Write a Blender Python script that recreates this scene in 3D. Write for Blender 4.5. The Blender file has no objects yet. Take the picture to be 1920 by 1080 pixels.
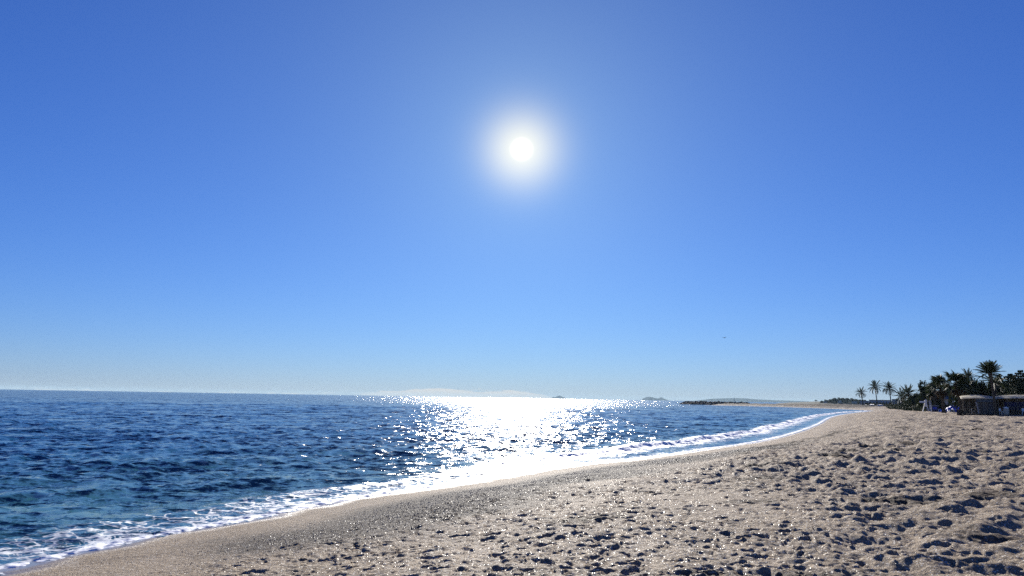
import bpy, math, random
import numpy as np
from mathutils import Matrix, Vector

# ---------------------------------------------------------------- camera
sc = bpy.context.scene
F_PX = 1386.7                      # 26 mm equivalent, in pixels of a 1920 wide frame
PITCH = math.atan(205.7 / F_PX)
ROLL = 0.0168
EYE = 3.0                          # metres above the sea
_F = Vector((0, math.cos(PITCH), math.sin(PITCH)))
_R0 = Vector((1, 0, 0))
_U0 = Vector((0, -math.sin(PITCH), math.cos(PITCH)))
_R = _R0 * math.cos(ROLL) + _U0 * math.sin(ROLL)
_U = -_R0 * math.sin(ROLL) + _U0 * math.cos(ROLL)


def ray(px, py):
    return (_F + _R * ((px - 960) / F_PX) + _U * ((540 - py) / F_PX)).normalized()


cam = bpy.data.cameras.new('camera')
cam_o = bpy.data.objects.new('camera', cam)
sc.collection.objects.link(cam_o)
sc.camera = cam_o
cam.sensor_width = 36
cam.lens = 36 * F_PX / 1920
cam.clip_start = 0.1
cam.clip_end = 80000
cam_o.matrix_world = Matrix(((_R.x, _U.x, -_F.x, 0), (_R.y, _U.y, -_F.y, 0), (_R.z, _U.z, -_F.z, EYE), (0, 0, 0, 1)))

# ---------------------------------------------------------------- sky, sun, exposure
EXPOSURE = 1.0
SUN = ray(978, 280)
sun_el = math.asin(SUN.z)
sun_az = math.atan2(SUN.x, SUN.y)
world = bpy.data.worlds.new('World')
sc.world = world
world.use_nodes = True
wn = world.node_tree
sky = wn.nodes.new('ShaderNodeTexSky')
sky.sky_type = 'NISHITA'
sky.sun_disc = False
sky.sun_elevation = sun_el
sky.sun_rotation = sun_az
sky.air_density = 1.0
sky.dust_density = 0.0
sky.ozone_density = 1.5


class NT:
    """small helper for node trees"""

    def __init__(s, nt):
        s.nt = nt

    def new(s, t, **k):
        n = s.nt.nodes.new(t)
        for a, v in k.items():
            setattr(n, a, v)
        return n

    def link(s, a, b):
        s.nt.links.new(a, b)

    def put(s, sock, v):
        if hasattr(v, 'is_output'):
            s.link(v, sock)
        else:
            sock.default_value = v

    def m(s, op, a, b=0.0, c=0.0, clamp=False):
        n = s.new('ShaderNodeMath', operation=op, use_clamp=clamp)
        s.put(n.inputs[0], a)
        s.put(n.inputs[1], b)
        s.put(n.inputs[2], c)
        return n.outputs[0]

    def ss(s, x, a, b, lo=0.0, hi=1.0):
        n = s.new('ShaderNodeMapRange', interpolation_type='SMOOTHSTEP')
        s.put(n.inputs[0], x)
        for i, v in enumerate((a, b, lo, hi)):
            s.put(n.inputs[i + 1], v)
        return n.outputs[0]

    def lin(s, x, a, b, lo=0.0, hi=1.0):
        n = s.new('ShaderNodeMapRange')
        s.put(n.inputs[0], x)
        for i, v in enumerate((a, b, lo, hi)):
            s.put(n.inputs[i + 1], v)
        return n.outputs[0]

    def mix(s, f, a, b):
        n = s.new('ShaderNodeMix', data_type='RGBA')
        s.put(n.inputs[0], f)
        for i, v in ((6, a), (7, b)):
            s.put(n.inputs[i], v if hasattr(v, 'is_output') else (v[0], v[1], v[2], 1))
        return n.outputs[2]

    def attr(s, name):
        return s.new('ShaderNodeAttribute', attribute_name=name).outputs['Fac']

    def pos(s, scale=(1, 1, 1), rot=0.0, off=(0, 0, 0)):
        g = s.new('ShaderNodeNewGeometry').outputs['Position']
        n = s.new('ShaderNodeMapping', vector_type='POINT')
        s.link(g, n.inputs[0])
        n.inputs['Scale'].default_value = scale
        n.inputs['Rotation'].default_value = (0, 0, rot)
        n.inputs['Location'].default_value = off
        return n.outputs[0]

    def noise(s, vec, scale, detail=2.0, rough=0.5, dist=0.0, col=False):
        n = s.new('ShaderNodeTexNoise')
        s.put(n.inputs['Vector'], vec)
        n.inputs['Scale'].default_value = scale
        n.inputs['Detail'].default_value = detail
        n.inputs['Roughness'].default_value = rough
        n.inputs['Distortion'].default_value = dist
        return n.outputs['Color' if col else 'Fac']

    def voro(s, vec, scale, feature='F1', out='Distance'):
        n = s.new('ShaderNodeTexVoronoi', feature=feature)
        s.put(n.inputs['Vector'], vec)
        n.inputs['Scale'].default_value = scale
        return n.outputs[out]

    def vm(s, op, a, b=None, scale=None):
        n = s.new('ShaderNodeVectorMath', operation=op)
        s.put(n.inputs[0], a)
        if b is not None:
            s.put(n.inputs[1], b)
        if scale is not None:
            s.put(n.inputs['Scale'], scale)
        return n


W = NT(wn)
k = 2 ** -EXPOSURE
sep = W.new('ShaderNodeSeparateColor')
W.link(sky.outputs[0], sep.inputs[0])
# clearer, deeper blue air than the model's: each channel gets its own gamma and gain (values meant for strength 0.1)
chan = []
for i, (gain, gam) in enumerate(((3.0, 1.22), (4.65, 1.05), (9.6, 0.85))):
    v = W.m('MULTIPLY', sep.outputs[i], 0.1)
    chan.append(W.m('MULTIPLY', W.m('POWER', v, gam), gain))
comb = W.new('ShaderNodeCombineColor')
for i in range(3):
    W.link(chan[i], comb.inputs[i])
tc = W.new('ShaderNodeTexCoord').outputs['Generated']
dirn = W.vm('NORMALIZE', tc).outputs[0]
cosang = W.vm('DOT_PRODUCT', dirn, tuple(SUN)).outputs['Value']
ang = W.m('MULTIPLY', W.m('ARCCOSINE', W.m('MINIMUM', cosang, 1.0)), 180 / math.pi)


def expo(scale, power, gain):
    t = W.m('POWER', W.m('DIVIDE', ang, scale), power)
    return W.m('MULTIPLY', W.m('EXPONENT', W.m('MULTIPLY', t, -1.0)), gain)


wide = expo(12.0, 1.0, 2.1)
mid = expo(2.6, 1.9, 7.6)
core = expo(0.54, 3.0, 60.0)
glow = W.new('ShaderNodeCombineColor')
for i, (a, b, c) in enumerate(((1.0, 1.0, 1.0), (1.35, 0.76, 0.93), (0.8, 0.16, 0.85))):
    W.link(W.m('ADD', W.m('ADD', W.m('MULTIPLY', wide, a), W.m('MULTIPLY', mid, b)), W.m('MULTIPLY', core, c)), glow.inputs[i])
skycol = W.vm('ADD', comb.outputs[0], glow.outputs[0]).outputs[0]
# a thin bank of far cloud lying on the horizon, left of and under the sun
dsep = W.new('ShaderNodeSeparateXYZ')
W.link(dirn, dsep.inputs[0])
elev = W.m('MULTIPLY', W.m('ARCSINE', dsep.outputs[2]), 180 / math.pi)
azim = W.m('MULTIPLY', W.m('ARCTAN2', dsep.outputs[0], dsep.outputs[1]), 180 / math.pi)
cv = W.new('ShaderNodeCombineXYZ')
W.link(W.m('MULTIPLY', azim, 0.35), cv.inputs[0])
W.link(W.m('MULTIPLY', elev, 2.6), cv.inputs[1])
cn = W.noise(cv.outputs[0], 1.3, 4.0, 0.6)
top = W.m('ADD', W.m('MULTIPLY', W.m('SUBTRACT', cn, 0.5), 1.3), W.ss(azim, -13.0, -7.0, 0.0, 0.55))
top = W.m('MULTIPLY', top, W.ss(azim, 0.5, 4.5, 1.0, 0.0))
cl = W.m('MULTIPLY', W.ss(W.m('SUBTRACT', top, elev), -0.05, 0.12), 0.75)
skycol = W.mix(cl, skycol, (8.0, 7.8, 7.5))
bg = wn.nodes['Background']
W.link(skycol, bg.inputs[0])
bg.inputs[1].default_value = 0.1 * k
world.cycles.sampling_method = 'MANUAL'
world.cycles.sample_map_resolution = 2048

sun_d = bpy.data.lights.new('sun', 'SUN')
sun_d.energy = 5.0
sun_d.angle = math.radians(0.53)
sun_d.color = (1.0, 0.95, 0.87)
sun_o = bpy.data.objects.new('sun', sun_d)
sc.collection.objects.link(sun_o)
sun_o.rotation_euler = SUN.to_track_quat('Z', 'Y').to_euler()
sun_o.location = SUN * 300

sc.view_settings.view_transform = 'Standard'
sc.view_settings.look = 'None'
sc.view_settings.exposure = EXPOSURE
sc.view_settings.gamma = 1.0
sc.view_settings.use_curve_mapping = False
sc.cycles.use_denoising = False
sc.cycles.use_adaptive_sampling = False
sc.cycles.max_bounces = 6
sc.cycles.transparent_max_bounces = 4
sc.cycles.volume_bounces = 0
sc.cycles.sample_clamp_indirect = 4.0
sc.cycles.sample_clamp_direct = 40.0

rng = np.random.default_rng(7)
random.seed(7)


# ---------------------------------------------------------------- helpers
def mat(name, color, rough=0.8, spec=0.3, vary=0.0, scale=3.0, metallic=0.0, trans=0.0):
    m_ = bpy.data.materials.new(name)
    m_.use_nodes = True
    n = NT(m_.node_tree)
    b = m_.node_tree.nodes['Principled BSDF']
    b.inputs['Roughness'].default_value = rough
    b.inputs['Specular IOR Level'].default_value = spec
    b.inputs['Metallic'].default_value = metallic
    if vary:
        f = n.noise(n.pos(), scale, 4, 0.6)
        c0 = tuple(max(0, v * (1 - vary)) for v in color)
        c1 = tuple(min(1, v * (1 + vary)) for v in color)
        n.link(n.mix(n.lin(f, 0.3, 0.7), c0, c1), b.inputs['Base Color'])
    else:
        b.inputs['Base Color'].default_value = (*color, 1)
    if trans:
        t = n.new('ShaderNodeBsdfTranslucent')
        t.inputs[0].default_value = (*color, 1)
        mx = n.new('ShaderNodeMixShader')
        mx.inputs[0].default_value = trans
        n.link(b.outputs[0], mx.inputs[1])
        n.link(t.outputs[0], mx.inputs[2])
        n.link(mx.outputs[0], m_.node_tree.nodes['Material Output'].inputs[0])
    return m_


def mesh_np(name, verts, faces, smooth=False):
    """faces: (n,3) or (n,4) int array"""
    verts = np.asarray(verts, dtype=np.float32)
    faces = np.asarray(faces, dtype=np.int32)
    me = bpy.data.meshes.new(name)
    me.vertices.add(len(verts))
    me.vertices.foreach_set('co', verts.ravel())
    n, w = faces.shape
    me.loops.add(n * w)
    me.loops.foreach_set('vertex_index', faces.ravel())
    me.polygons.add(n)
    me.polygons.foreach_set('loop_start', np.arange(n, dtype=np.int32) * w)
    me.polygons.foreach_set('loop_total', np.full(n, w, dtype=np.int32))
    me.update(calc_edges=True)
    me.polygons.foreach_set('use_smooth', np.full(n, smooth, dtype=bool))
    return me


class MB:
    """collects simple solids and links them as one mesh"""

    def __init__(s):
        s.v = []
        s.f = []

    def add(s, vs, fs):
        o = len(s.v)
        s.v += [tuple(v) for v in vs]
        s.f += [tuple(i + o for i in f) for f in fs]

    def box(s, c, size, rot=0.0):
        cx, cy, cz = c
        a, b, h = size[0] / 2, size[1] / 2, size[2] / 2
        cr, sr = math.cos(rot), math.sin(rot)
        vs = []
        for z in (-h, h):
            for x, y in ((-a, -b), (a, -b), (a, b), (-a, b)):
                vs.append((cx + x * cr - y * sr, cy + x * sr + y * cr, cz + z))
        s.add(vs, [(3, 2, 1, 0), (4, 5, 6, 7), (0, 1, 5, 4), (1, 2, 6, 5), (2, 3, 7, 6), (3, 0, 4, 7)])
        return s

    def tube(s, pts, radii, n=7):
        pts = [Vector(p) for p in pts]
        rings = []
        for i, p in enumerate(pts):
            d = (pts[min(i + 1, len(pts) - 1)] - pts[max(i - 1, 0)]).normalized()
            u = d.cross(Vector((0.3, 1, 0.1))).normalized()
            w_ = d.cross(u)
            r = radii[i] if hasattr(radii, '__len__') else radii
            rings.append([p + u * math.cos(a) * r + w_ * math.sin(a) * r for a in [2 * math.pi * j / n for j in range(n)]])
        vs = [v for r in rings for v in r]
        fs = []
        for i in range(len(pts) - 1):
            for j in range(n):
                a, b = i * n + j, i * n + (j + 1) % n
                fs.append((a, b, b + n, a + n))
        fs.append(tuple(range(n - 1, -1, -1)))
        fs.append(tuple(range(len(vs) - n, len(vs))))
        s.add(vs, fs)
        return s

    def build(s, name, material, parent=None, smooth=False):
        me = bpy.data.meshes.new(name)
        me.from_pydata(s.v, [], s.f)
        me.update()
        if smooth:
            me.polygons.foreach_set('use_smooth', [True] * len(me.polygons))
        return link(name, me, material, parent)


def link(name, me, material=None, parent=None, loc=None):
    o = bpy.data.objects.new(name, me)
    sc.collection.objects.link(o)
    if material is not None and me is not None and not me.materials:
        me.materials.append(material)
    if parent is not None:
        o.parent = parent
    if loc is not None:
        o.location = loc
    return o


def tag(o, label=None, cat=None, group=None, kind=None):
    if label:
        o['label'] = label
    if cat:
        o['category'] = cat
    if group:
        o['group'] = group
    if kind:
        o['kind'] = kind
    return o


def thing(name, label, cat, loc, rz=0.0, group=None):
    o = bpy.data.objects.new(name, None)
    sc.collection.objects.link(o)
    o.location = loc
    o.rotation_euler = (0, 0, rz)
    return tag(o, label, cat, group)


def copy_tree(o, parent=None):
    c = o.copy()
    sc.collection.objects.link(c)
    c.parent = parent
    for ch in o.children:
        copy_tree(ch, c)
    return c


# vectorised noise -------------------------------------------------
def _hash(ix, iy, s):
    n = (ix.astype(np.int64) * 374761393 + iy.astype(np.int64) * 668265263 + s * 1442695041) & 0x7fffffff
    n = ((n ^ (n >> 13)) * 1274126177) & 0x7fffffff
    n = n ^ (n >> 16)
    return (n & 0xffffff) / float(0xffffff)


def vnoise(x, y, s=0):
    """gradient noise, about -1..1"""
    ix, iy = np.floor(x), np.floor(y)
    fx, fy = x - ix, y - iy
    ux, uy = fx * fx * fx * (fx * (fx * 6 - 15) + 10), fy * fy * fy * (fy * (fy * 6 - 15) + 10)

    def g(dx, dy):
        a = _hash(ix + dx, iy + dy, s) * 2 * math.pi
        return np.cos(a) * (fx - dx) + np.sin(a) * (fy - dy)
    a, b, c, d = g(0, 0), g(1, 0), g(0, 1), g(1, 1)
    return 1.5 * ((a + (b - a) * ux) * (1 - uy) + (c + (d - c) * ux) * uy)


def fbm(x, y, oct=4, s=0, gain=0.5):
    t = np.zeros_like(x)
    a = 1.0
    for o in range(oct):
        t += a * vnoise(x * 2 ** o, y * 2 ** o, s + o * 17)
        a *= gain
    return t


def sstep(x, a, b):
    t = np.clip((x - a) / (b - a), 0, 1)
    return t * t * (3 - 2 * t)


# ---------------------------------------------------------------- where things stand
def on_sea(px, py, z=0.0):
    d = ray(px, py)
    t = (z - EYE) / d.z
    return (d.x * t, d.y * t)


def horizon_y(px):
    return 745.7 + (px - 960) * math.tan(ROLL)


def col_dir(px):
    d = ray(px, horizon_y(px))
    return d.x / d.y


SHORE_PX = [(-160, 1120), (21, 1078), (141, 1050), (246, 1025.5), (373, 999), (480, 980), (585, 957), (691, 936.5), (832, 916), (960, 895), (1086, 875),
            (1212, 861.5), (1338, 843), (1440, 827), (1500, 811), (1538, 796), (1552, 787), (1566, 781), (1592, 776), (1617, 773)]
FAR_SHORE = [(147, 298), (158, 330), (168, 380), (171, 430), (170, 480), (160, 520), (146, 545)]
pts = [on_sea(*p) for p in SHORE_PX]
d0 = (pts[0][0] - pts[1][0], pts[0][1] - pts[1][1])
pts = [(-260, -330), (-80, -95), (-40, -42), (-18, -8)] + pts + FAR_SHORE
spit_back = [(152, 558), (175, 566), (205, 574), (245, 590), (420, 660), (900, 800), (2600, 1100), (20500, 1400)]


def catmull(P, n=6):
    out = []
    for i in range(len(P) - 1):
        p0, p1, p2, p3 = P[max(i - 1, 0)], P[i], P[i + 1], P[min(i + 2, len(P) - 1)]
        for j in range(n):
            t = j / n
            out.append(tuple(0.5 * (2 * p1[k_] + (p2[k_] - p0[k_]) * t + (2 * p0[k_] - 5 * p1[k_] + 4 * p2[k_] - p3[k_]) * t * t
                                    + (-p0[k_] + 3 * p1[k_] - 3 * p2[k_] + p3[k_]) * t ** 3) for k_ in (0, 1)))
    out.append(tuple(P[-1]))
    return out


SHORE = np.array(catmull(pts, 6))
LAND = np.array(list(map(tuple, SHORE)) + spit_back + [(20500, -20000), (-14000, -20000)])


def signed_shore(x, y):
    """metres inland (+) or offshore (-)"""
    sh = x.shape
    x, y = x.ravel(), y.ravel()
    best = np.full(x.shape, 1e12)
    P = np.vstack([SHORE, np.array(spit_back)])
    for i in range(len(P) - 1):
        ax, ay = P[i]
        bx, by = P[i + 1]
        dx, dy = bx - ax, by - ay
        t = np.clip(((x - ax) * dx + (y - ay) * dy) / (dx * dx + dy * dy), 0, 1)
        dd = (x - ax - t * dx) ** 2 + (y - ay - t * dy) ** 2
        np.minimum(best, dd, out=best)
    inside = np.zeros(x.shape, bool)
    n = len(LAND)
    for i in range(n):
        ax, ay = LAND[i]
        bx, by = LAND[(i + 1) % n]
        c = (ay > y) != (by > y)
        if ay != by:
            inside ^= c & (x < (bx - ax) * (y - ay) / (by - ay) + ax)
    return (np.sqrt(best) * np.where(inside, 1, -1)).reshape(sh) + 0.75


def base_height(s):
    return np.interp(s, [-60, -12, -3, 0, 1.5, 3.5, 6, 9, 13, 20, 35, 60, 200], [-5, -1.3, -0.25, 0.0, 0.10, 0.36, 0.72, 1.08, 1.30, 1.48, 1.72, 1.95, 2.0])


def ground_z(x, y):
    return float(base_height(signed_shore(np.array([float(x)]), np.array([float(y)])))[0])


def at(px, d, dz=0.0):
    """a point on the ground in the direction of column px, d metres ahead"""
    x = col_dir(px) * d
    return Vector((x, d, ground_z(x, d) + dz))


# ---------------------------------------------------------------- fan-shaped sheets, fine where the view is, running on all round
def fan_grid(rows):
    fine = np.radians(np.linspace(-39, 39, 801))
    left = np.radians(np.concatenate([np.arange(-180, -60, 6), np.arange(-60, -39, 1.0)]))
    right = np.radians(np.concatenate([np.arange(40, 60, 1.0), np.arange(60, 180.1, 6)]))
    az = np.concatenate([left, fine, right])
    A, R = np.meshgrid(az, rows)
    return R * np.sin(A), R * np.cos(A), R


def rows_list(segs):
    """segs: (start, end, relative step)"""
    r = [segs[0][0]]
    for a, b, q in segs:
        while r[-1] < b:
            r.append(r[-1] * (1 + q))
    return np.array(r)


def sheet(name, X, Y, Z, keep, attrs, material):
    nr, nc = X.shape
    idx = np.arange(nr * nc).reshape(nr, nc)
    q = np.stack([idx[:-1, :-1], idx[:-1, 1:], idx[1:, 1:], idx[1:, :-1]], -1).reshape(-1, 4)
    kq = (keep[:-1, :-1] | keep[:-1, 1:] | keep[1:, 1:] | keep[1:, :-1]).ravel()
    q = q[kq]
    used = np.zeros(nr * nc, bool)
    used[q.ravel()] = True
    remap = np.cumsum(used) - 1
    q = remap[q]
    V = np.stack([X.ravel(), Y.ravel(), Z.ravel()], -1)[used]
    me = mesh_np(name, V, q[:, ::-1], True)
    for an, av in attrs.items():
        a = me.attributes.new(an, 'FLOAT', 'POINT')
        a.data.foreach_set('value', av.ravel()[used].astype(np.float32))
    return link(name, me, material)


# ---------------------------------------------------------------- sea
def sea_material():
    m_ = bpy.data.materials.new('sea_water')
    m_.use_nodes = True
    n = NT(m_.node_tree)
    b = m_.node_tree.nodes['Principled BSDF']
    shore = n.attr('shore')          # metres offshore
    fo = n.attr('foam')              # how much foam this stretch of water carries
    dist = n.vm('LENGTH', n.new('ShaderNodeNewGeometry').outputs['Position']).outputs['Value']
    # the water's own colour: sand and green shallows turn to deep blue
    big = n.noise(n.pos((0.25, 1, 1)), 0.12, 3, 0.6)
    deep = n.mix(n.lin(big, 0.35, 0.65), (0.001, 0.036, 0.080), (0.002, 0.058, 0.120))
    col = n.mix(n.ss(shore, 2.0, 26.0), (0.022, 0.085, 0.10), deep)
    # foam lace
    p = n.pos((1, 1, 0.0))
    wv = n.vm('SCALE', n.vm('SUBTRACT', n.noise(p, 1.1, 3, 0.6, col=True), (0.5, 0.5, 0.5)).outputs[0], scale=1.4).outputs[0]
    pw = n.vm('ADD', p, wv).outputs[0]
    e1 = n.voro(pw, 1.5, 'DISTANCE_TO_EDGE')
    e2 = n.voro(pw, 4.6, 'DISTANCE_TO_EDGE')
    patch = n.noise(p, 0.55, 4, 0.65)
    fine = n.noise(p, 9.0, 4, 0.7)
    cover = n.m('ADD', fo, n.m('MULTIPLY', n.m('SUBTRACT', patch, 0.5), 1.5))
    w1 = n.m('MULTIPLY', cover, 0.17)
    l1 = n.ss(n.m('SUBTRACT', w1, e1), -0.03, 0.05)
    w2 = n.m('MULTIPLY', n.m('SUBTRACT', cover, 0.35), 0.22)
    l2 = n.ss(n.m('SUBTRACT', w2, e2), -0.03, 0.05)
    solid = n.ss(n.m('ADD', cover, n.m('MULTIPLY', fine, 0.9)), 1.25, 1.55)
    foam = n.m('MAXIMUM', n.m('MAXIMUM', n.m('MULTIPLY', l1, 0.75), n.m('MULTIPLY', l2, 0.8)), solid)
    foam = n.m('MULTIPLY', foam, n.ss(fo, 0.02, 0.16))
    foam = n.m('MULTIPLY', foam, n.ss(fine, 0.30, 0.48), clamp=True)
    col = n.mix(foam, col, (0.92, 0.93, 0.94))
    n.link(col, b.inputs['Base Color'])
    # small waves: slopes from noise fields at several sizes
    total = None
    for sc_, amp, aniso, ro in ((0.45, 0.6, 0.45, 0.25), (1.5, 1.15, 0.6, -0.3), (4.5, 1.3, 0.7, 0.15), (13.0, 0.9, 0.8, 0.0)):
        c = n.noise(n.pos((aniso, 1.0, 1.0), ro, (sc_ * 3.1, sc_ * 1.7, 0)), sc_, 1.5, 0.5, col=True)
        v = n.vm('MULTIPLY', n.vm('SUBTRACT', c, (0.5, 0.5, 0.5)).outputs[0], (amp * 0.9, amp, 0.0)).outputs[0]
        if sc_ < 3:
            v = n.vm('SCALE', v, scale=n.ss(dist, 90.0, 450.0, 1.0, 2.0)).outputs[0]
        if sc_ > 3:
            v = n.vm('SCALE', v, scale=n.ss(dist, 15.0 if sc_ > 10 else 40.0, 70.0 if sc_ > 10 else 220.0, 1.0, 0.25)).outputs[0]
        total = v if total is None else n.vm('ADD', total, v).outputs[0]
    calm = n.ss(shore, 0.3, 3.0, 0.5, 1.0)
    total = n.vm('SCALE', total, scale=calm).outputs[0]
    nn = n.vm('NORMALIZE', n.vm('ADD', n.new('ShaderNodeNewGeometry').outputs['Normal'], total).outputs[0]).outputs[0]
    n.link(nn, b.inputs['Normal'])
    ro_w = n.ss(dist, 15.0, 500.0, 0.09, 0.13)
    n.link(n.m('ADD', ro_w, n.m('MULTIPLY', foam, 0.6)), b.inputs['Roughness'])
    b.inputs['IOR'].default_value = 1.33
    n.link(n.m('SUBTRACT', 0.5, n.m('MULTIPLY', foam, 0.3)), b.inputs['Specular IOR Level'])
    return m_


def make_sea():
    rows = rows_list([(7.0, 60, 0.0036), (60, 220, 0.0045), (220, 600, 0.01), (600, 19600, 0.05)])
    X, Y, R = fan_grid(rows)
    S = -signed_shore(X, Y)            # metres offshore
    res = np.maximum(np.gradient(rows)[:, None] * np.ones_like(X), R * 0.0018)
    Z = np.zeros_like(X)
    near = sstep(S, 0.0, 9.0)
    wx = X + 0.6 * vnoise(X * 0.2, Y * 0.2, 5)
    wy = Y + 0.8 * vnoise(X * 0.15 + 9, Y * 0.15, 6)
    r = np.random.default_rng(3)
    for i in range(64):
        lam = 0.55 * (13 / 0.55) ** (i / 63)
        k_ = 2 * math.pi / lam
        spread = 1.9 if lam < 2.2 else (1.1 if lam < 4 else 0.5)
        a = -math.pi / 2 + 0.22 + r.normal() * spread * 0.6
        amp = (0.0088 if lam < 2.2 else 0.0047 if lam < 4 else 0.0035) * lam ** 0.92 * (0.6 + 0.8 * r.random())
        ph = r.random() * 6.28
        grp = 0.65 + 0.6 * vnoise(X / (lam * 3.5) + i * 3.7, Y / (lam * 3.5), i)
        arg = k_ * (wx * math.cos(a) + wy * math.sin(a)) + ph
        sn = np.sin(arg)
        Z += amp * (sn + 0.28 * np.cos(2 * arg + math.pi)) * grp * sstep(lam / res, 2.2, 5.0)
    Z *= 0.12 + 0.88 * near
    # swell steepening and breaking on the bar; its distance from the waterline wanders
    along = X * 0.55 + Y * 0.83
    far_out = sstep(Y, 26, 46)
    off = 1.5 + 2.1 * far_out + (0.3 + 0.4 * far_out) * vnoise(along / 9.0, along * 0, 21) + 0.35 * vnoise(along / 2.3, along * 0, 22)
    d = S - off
    hh = 0.26 * (0.72 + 0.5 * vnoise(along / 6.0, along * 0 + 3, 23))
    rightward = sstep(Y, 17, 30)
    prof = np.where(d < 0, np.exp(-(d / 0.35) ** 2), np.exp(-(d / 1.1) ** 2))
    Z += hh * prof * (0.22 + 0.78 * far_out) * sstep(700 - R, 0, 300)
    off2 = 5.5 + 1.2 * vnoise(along / 13.0, along * 0, 31)
    Z += 0.11 * np.exp(-((S - off2) / 1.1) ** 2) * (0.5 + 0.7 * vnoise(along / 8.0, along * 0 + 7, 32)) * sstep(300 - R, 0, 200)
    off3 = 13 + 2.5 * vnoise(along / 17.0, along * 0, 33)
    Z += 0.08 * np.exp(-((S - off3) / 1.3) ** 2) * (0.5 + 0.8 * vnoise(along / 9.0, along * 0 + 7, 34)) * sstep(200 - R, 0, 100)
    # foam amount
    lumps = fbm(X * 2.6, Y * 2.6, 3, 41)
    crest = np.where(d < 0, np.exp(-(d / (0.45 + 1.0 * far_out)) ** 2), np.exp(-(d / (0.3 + 0.2 * far_out)) ** 2)) * (0.3 + 0.3 * rightward + 0.4 * far_out)
    edge = np.exp(-((S + 0.38) / 0.32) ** 2)
    wash = sstep(S, -0.8, -0.2) * (1 - sstep(S, 0.8 + 0.6 * far_out, 2.6 + 0.4 * far_out))
    washamt = 0.50 - 0.22 * sstep(Y, 30, 55)
    trough = np.exp(-((S - 0.9) / 0.7) ** 2) * sstep(Y, 24, 45)
    foam = np.maximum(np.maximum(1.25 * crest, 1.3 * edge), washamt * wash * (1 - 0.95 * trough))
    foam *= 1 - sstep(R, 500, 900)
    Z += np.clip(foam, 0, 1.2) * 0.035 * lumps * sstep(200 - R, 0, 100)
    # swash runs up the sand as a thin edge
    Z += 0.03 * edge
    Z += 0.02
    keep = S > -2.0
    sheet('sea', X, Y, Z, keep, {'shore': S, 'foam': foam}, sea_material())['kind'] = 'structure'


# ---------------------------------------------------------------- beach
def dents(X, Y, cell, depth, prob, seed, rmin=0.24, rmax=0.42, stretch=1.6, rim=0.25):
    """footprints and scuffs: one possible dent in every cell of a jittered lattice"""
    H = np.zeros_like(X)
    gx, gy = X / cell, Y / cell
    ix, iy = np.floor(gx), np.floor(gy)
    for dx in (-1, 0, 1):
        for dy in (-1, 0, 1):
            cx, cy = ix + dx, iy + dy
            h = [_hash(cx, cy, seed + q) for q in range(6)]
            px, py = cx + 0.15 + 0.7 * h[0], cy + 0.15 + 0.7 * h[1]
            a = h[2] * math.pi
            ca, sa = np.cos(a), np.sin(a)
            ux, uy = gx - px, gy - py
            rr = rmin + (rmax - rmin) * h[3]
            u = (ux * ca + uy * sa) / (rr * stretch ** 0.5)
            v = (-ux * sa + uy * ca) / (rr / stretch ** 0.5)
            q = np.sqrt(u * u + v * v)
            on = (h[4] < prob)
            dep = depth * (0.5 + 0.8 * h[5])
            bowl = -np.clip(1 - q * q, 0, 1) ** 1.3
            rm = rim * np.exp(-((q - 1.18) / 0.28) ** 2)
            H += on * dep * (bowl + rm)
    return H


def craters(X, Y, cell, depth, seed, aniso=0.75):
    """loose sand trodden all over: shallow bowls that meet in crisp crests"""
    gx, gy = X * aniso / cell, Y / cell
    ix, iy = np.floor(gx), np.floor(gy)
    best = np.full(X.shape, 9.0)
    for dx in (-1, 0, 1):
        for dy in (-1, 0, 1):
            cx, cy = ix + dx, iy + dy
            px, py = cx + _hash(cx, cy, seed), cy + _hash(cx, cy, seed + 1)
            np.minimum(best, (gx - px) ** 2 + (gy - py) ** 2 + 0.35 * _hash(cx, cy, seed + 2), out=best)
    return depth * (np.minimum(best, 1.1) - 0.4)


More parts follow.
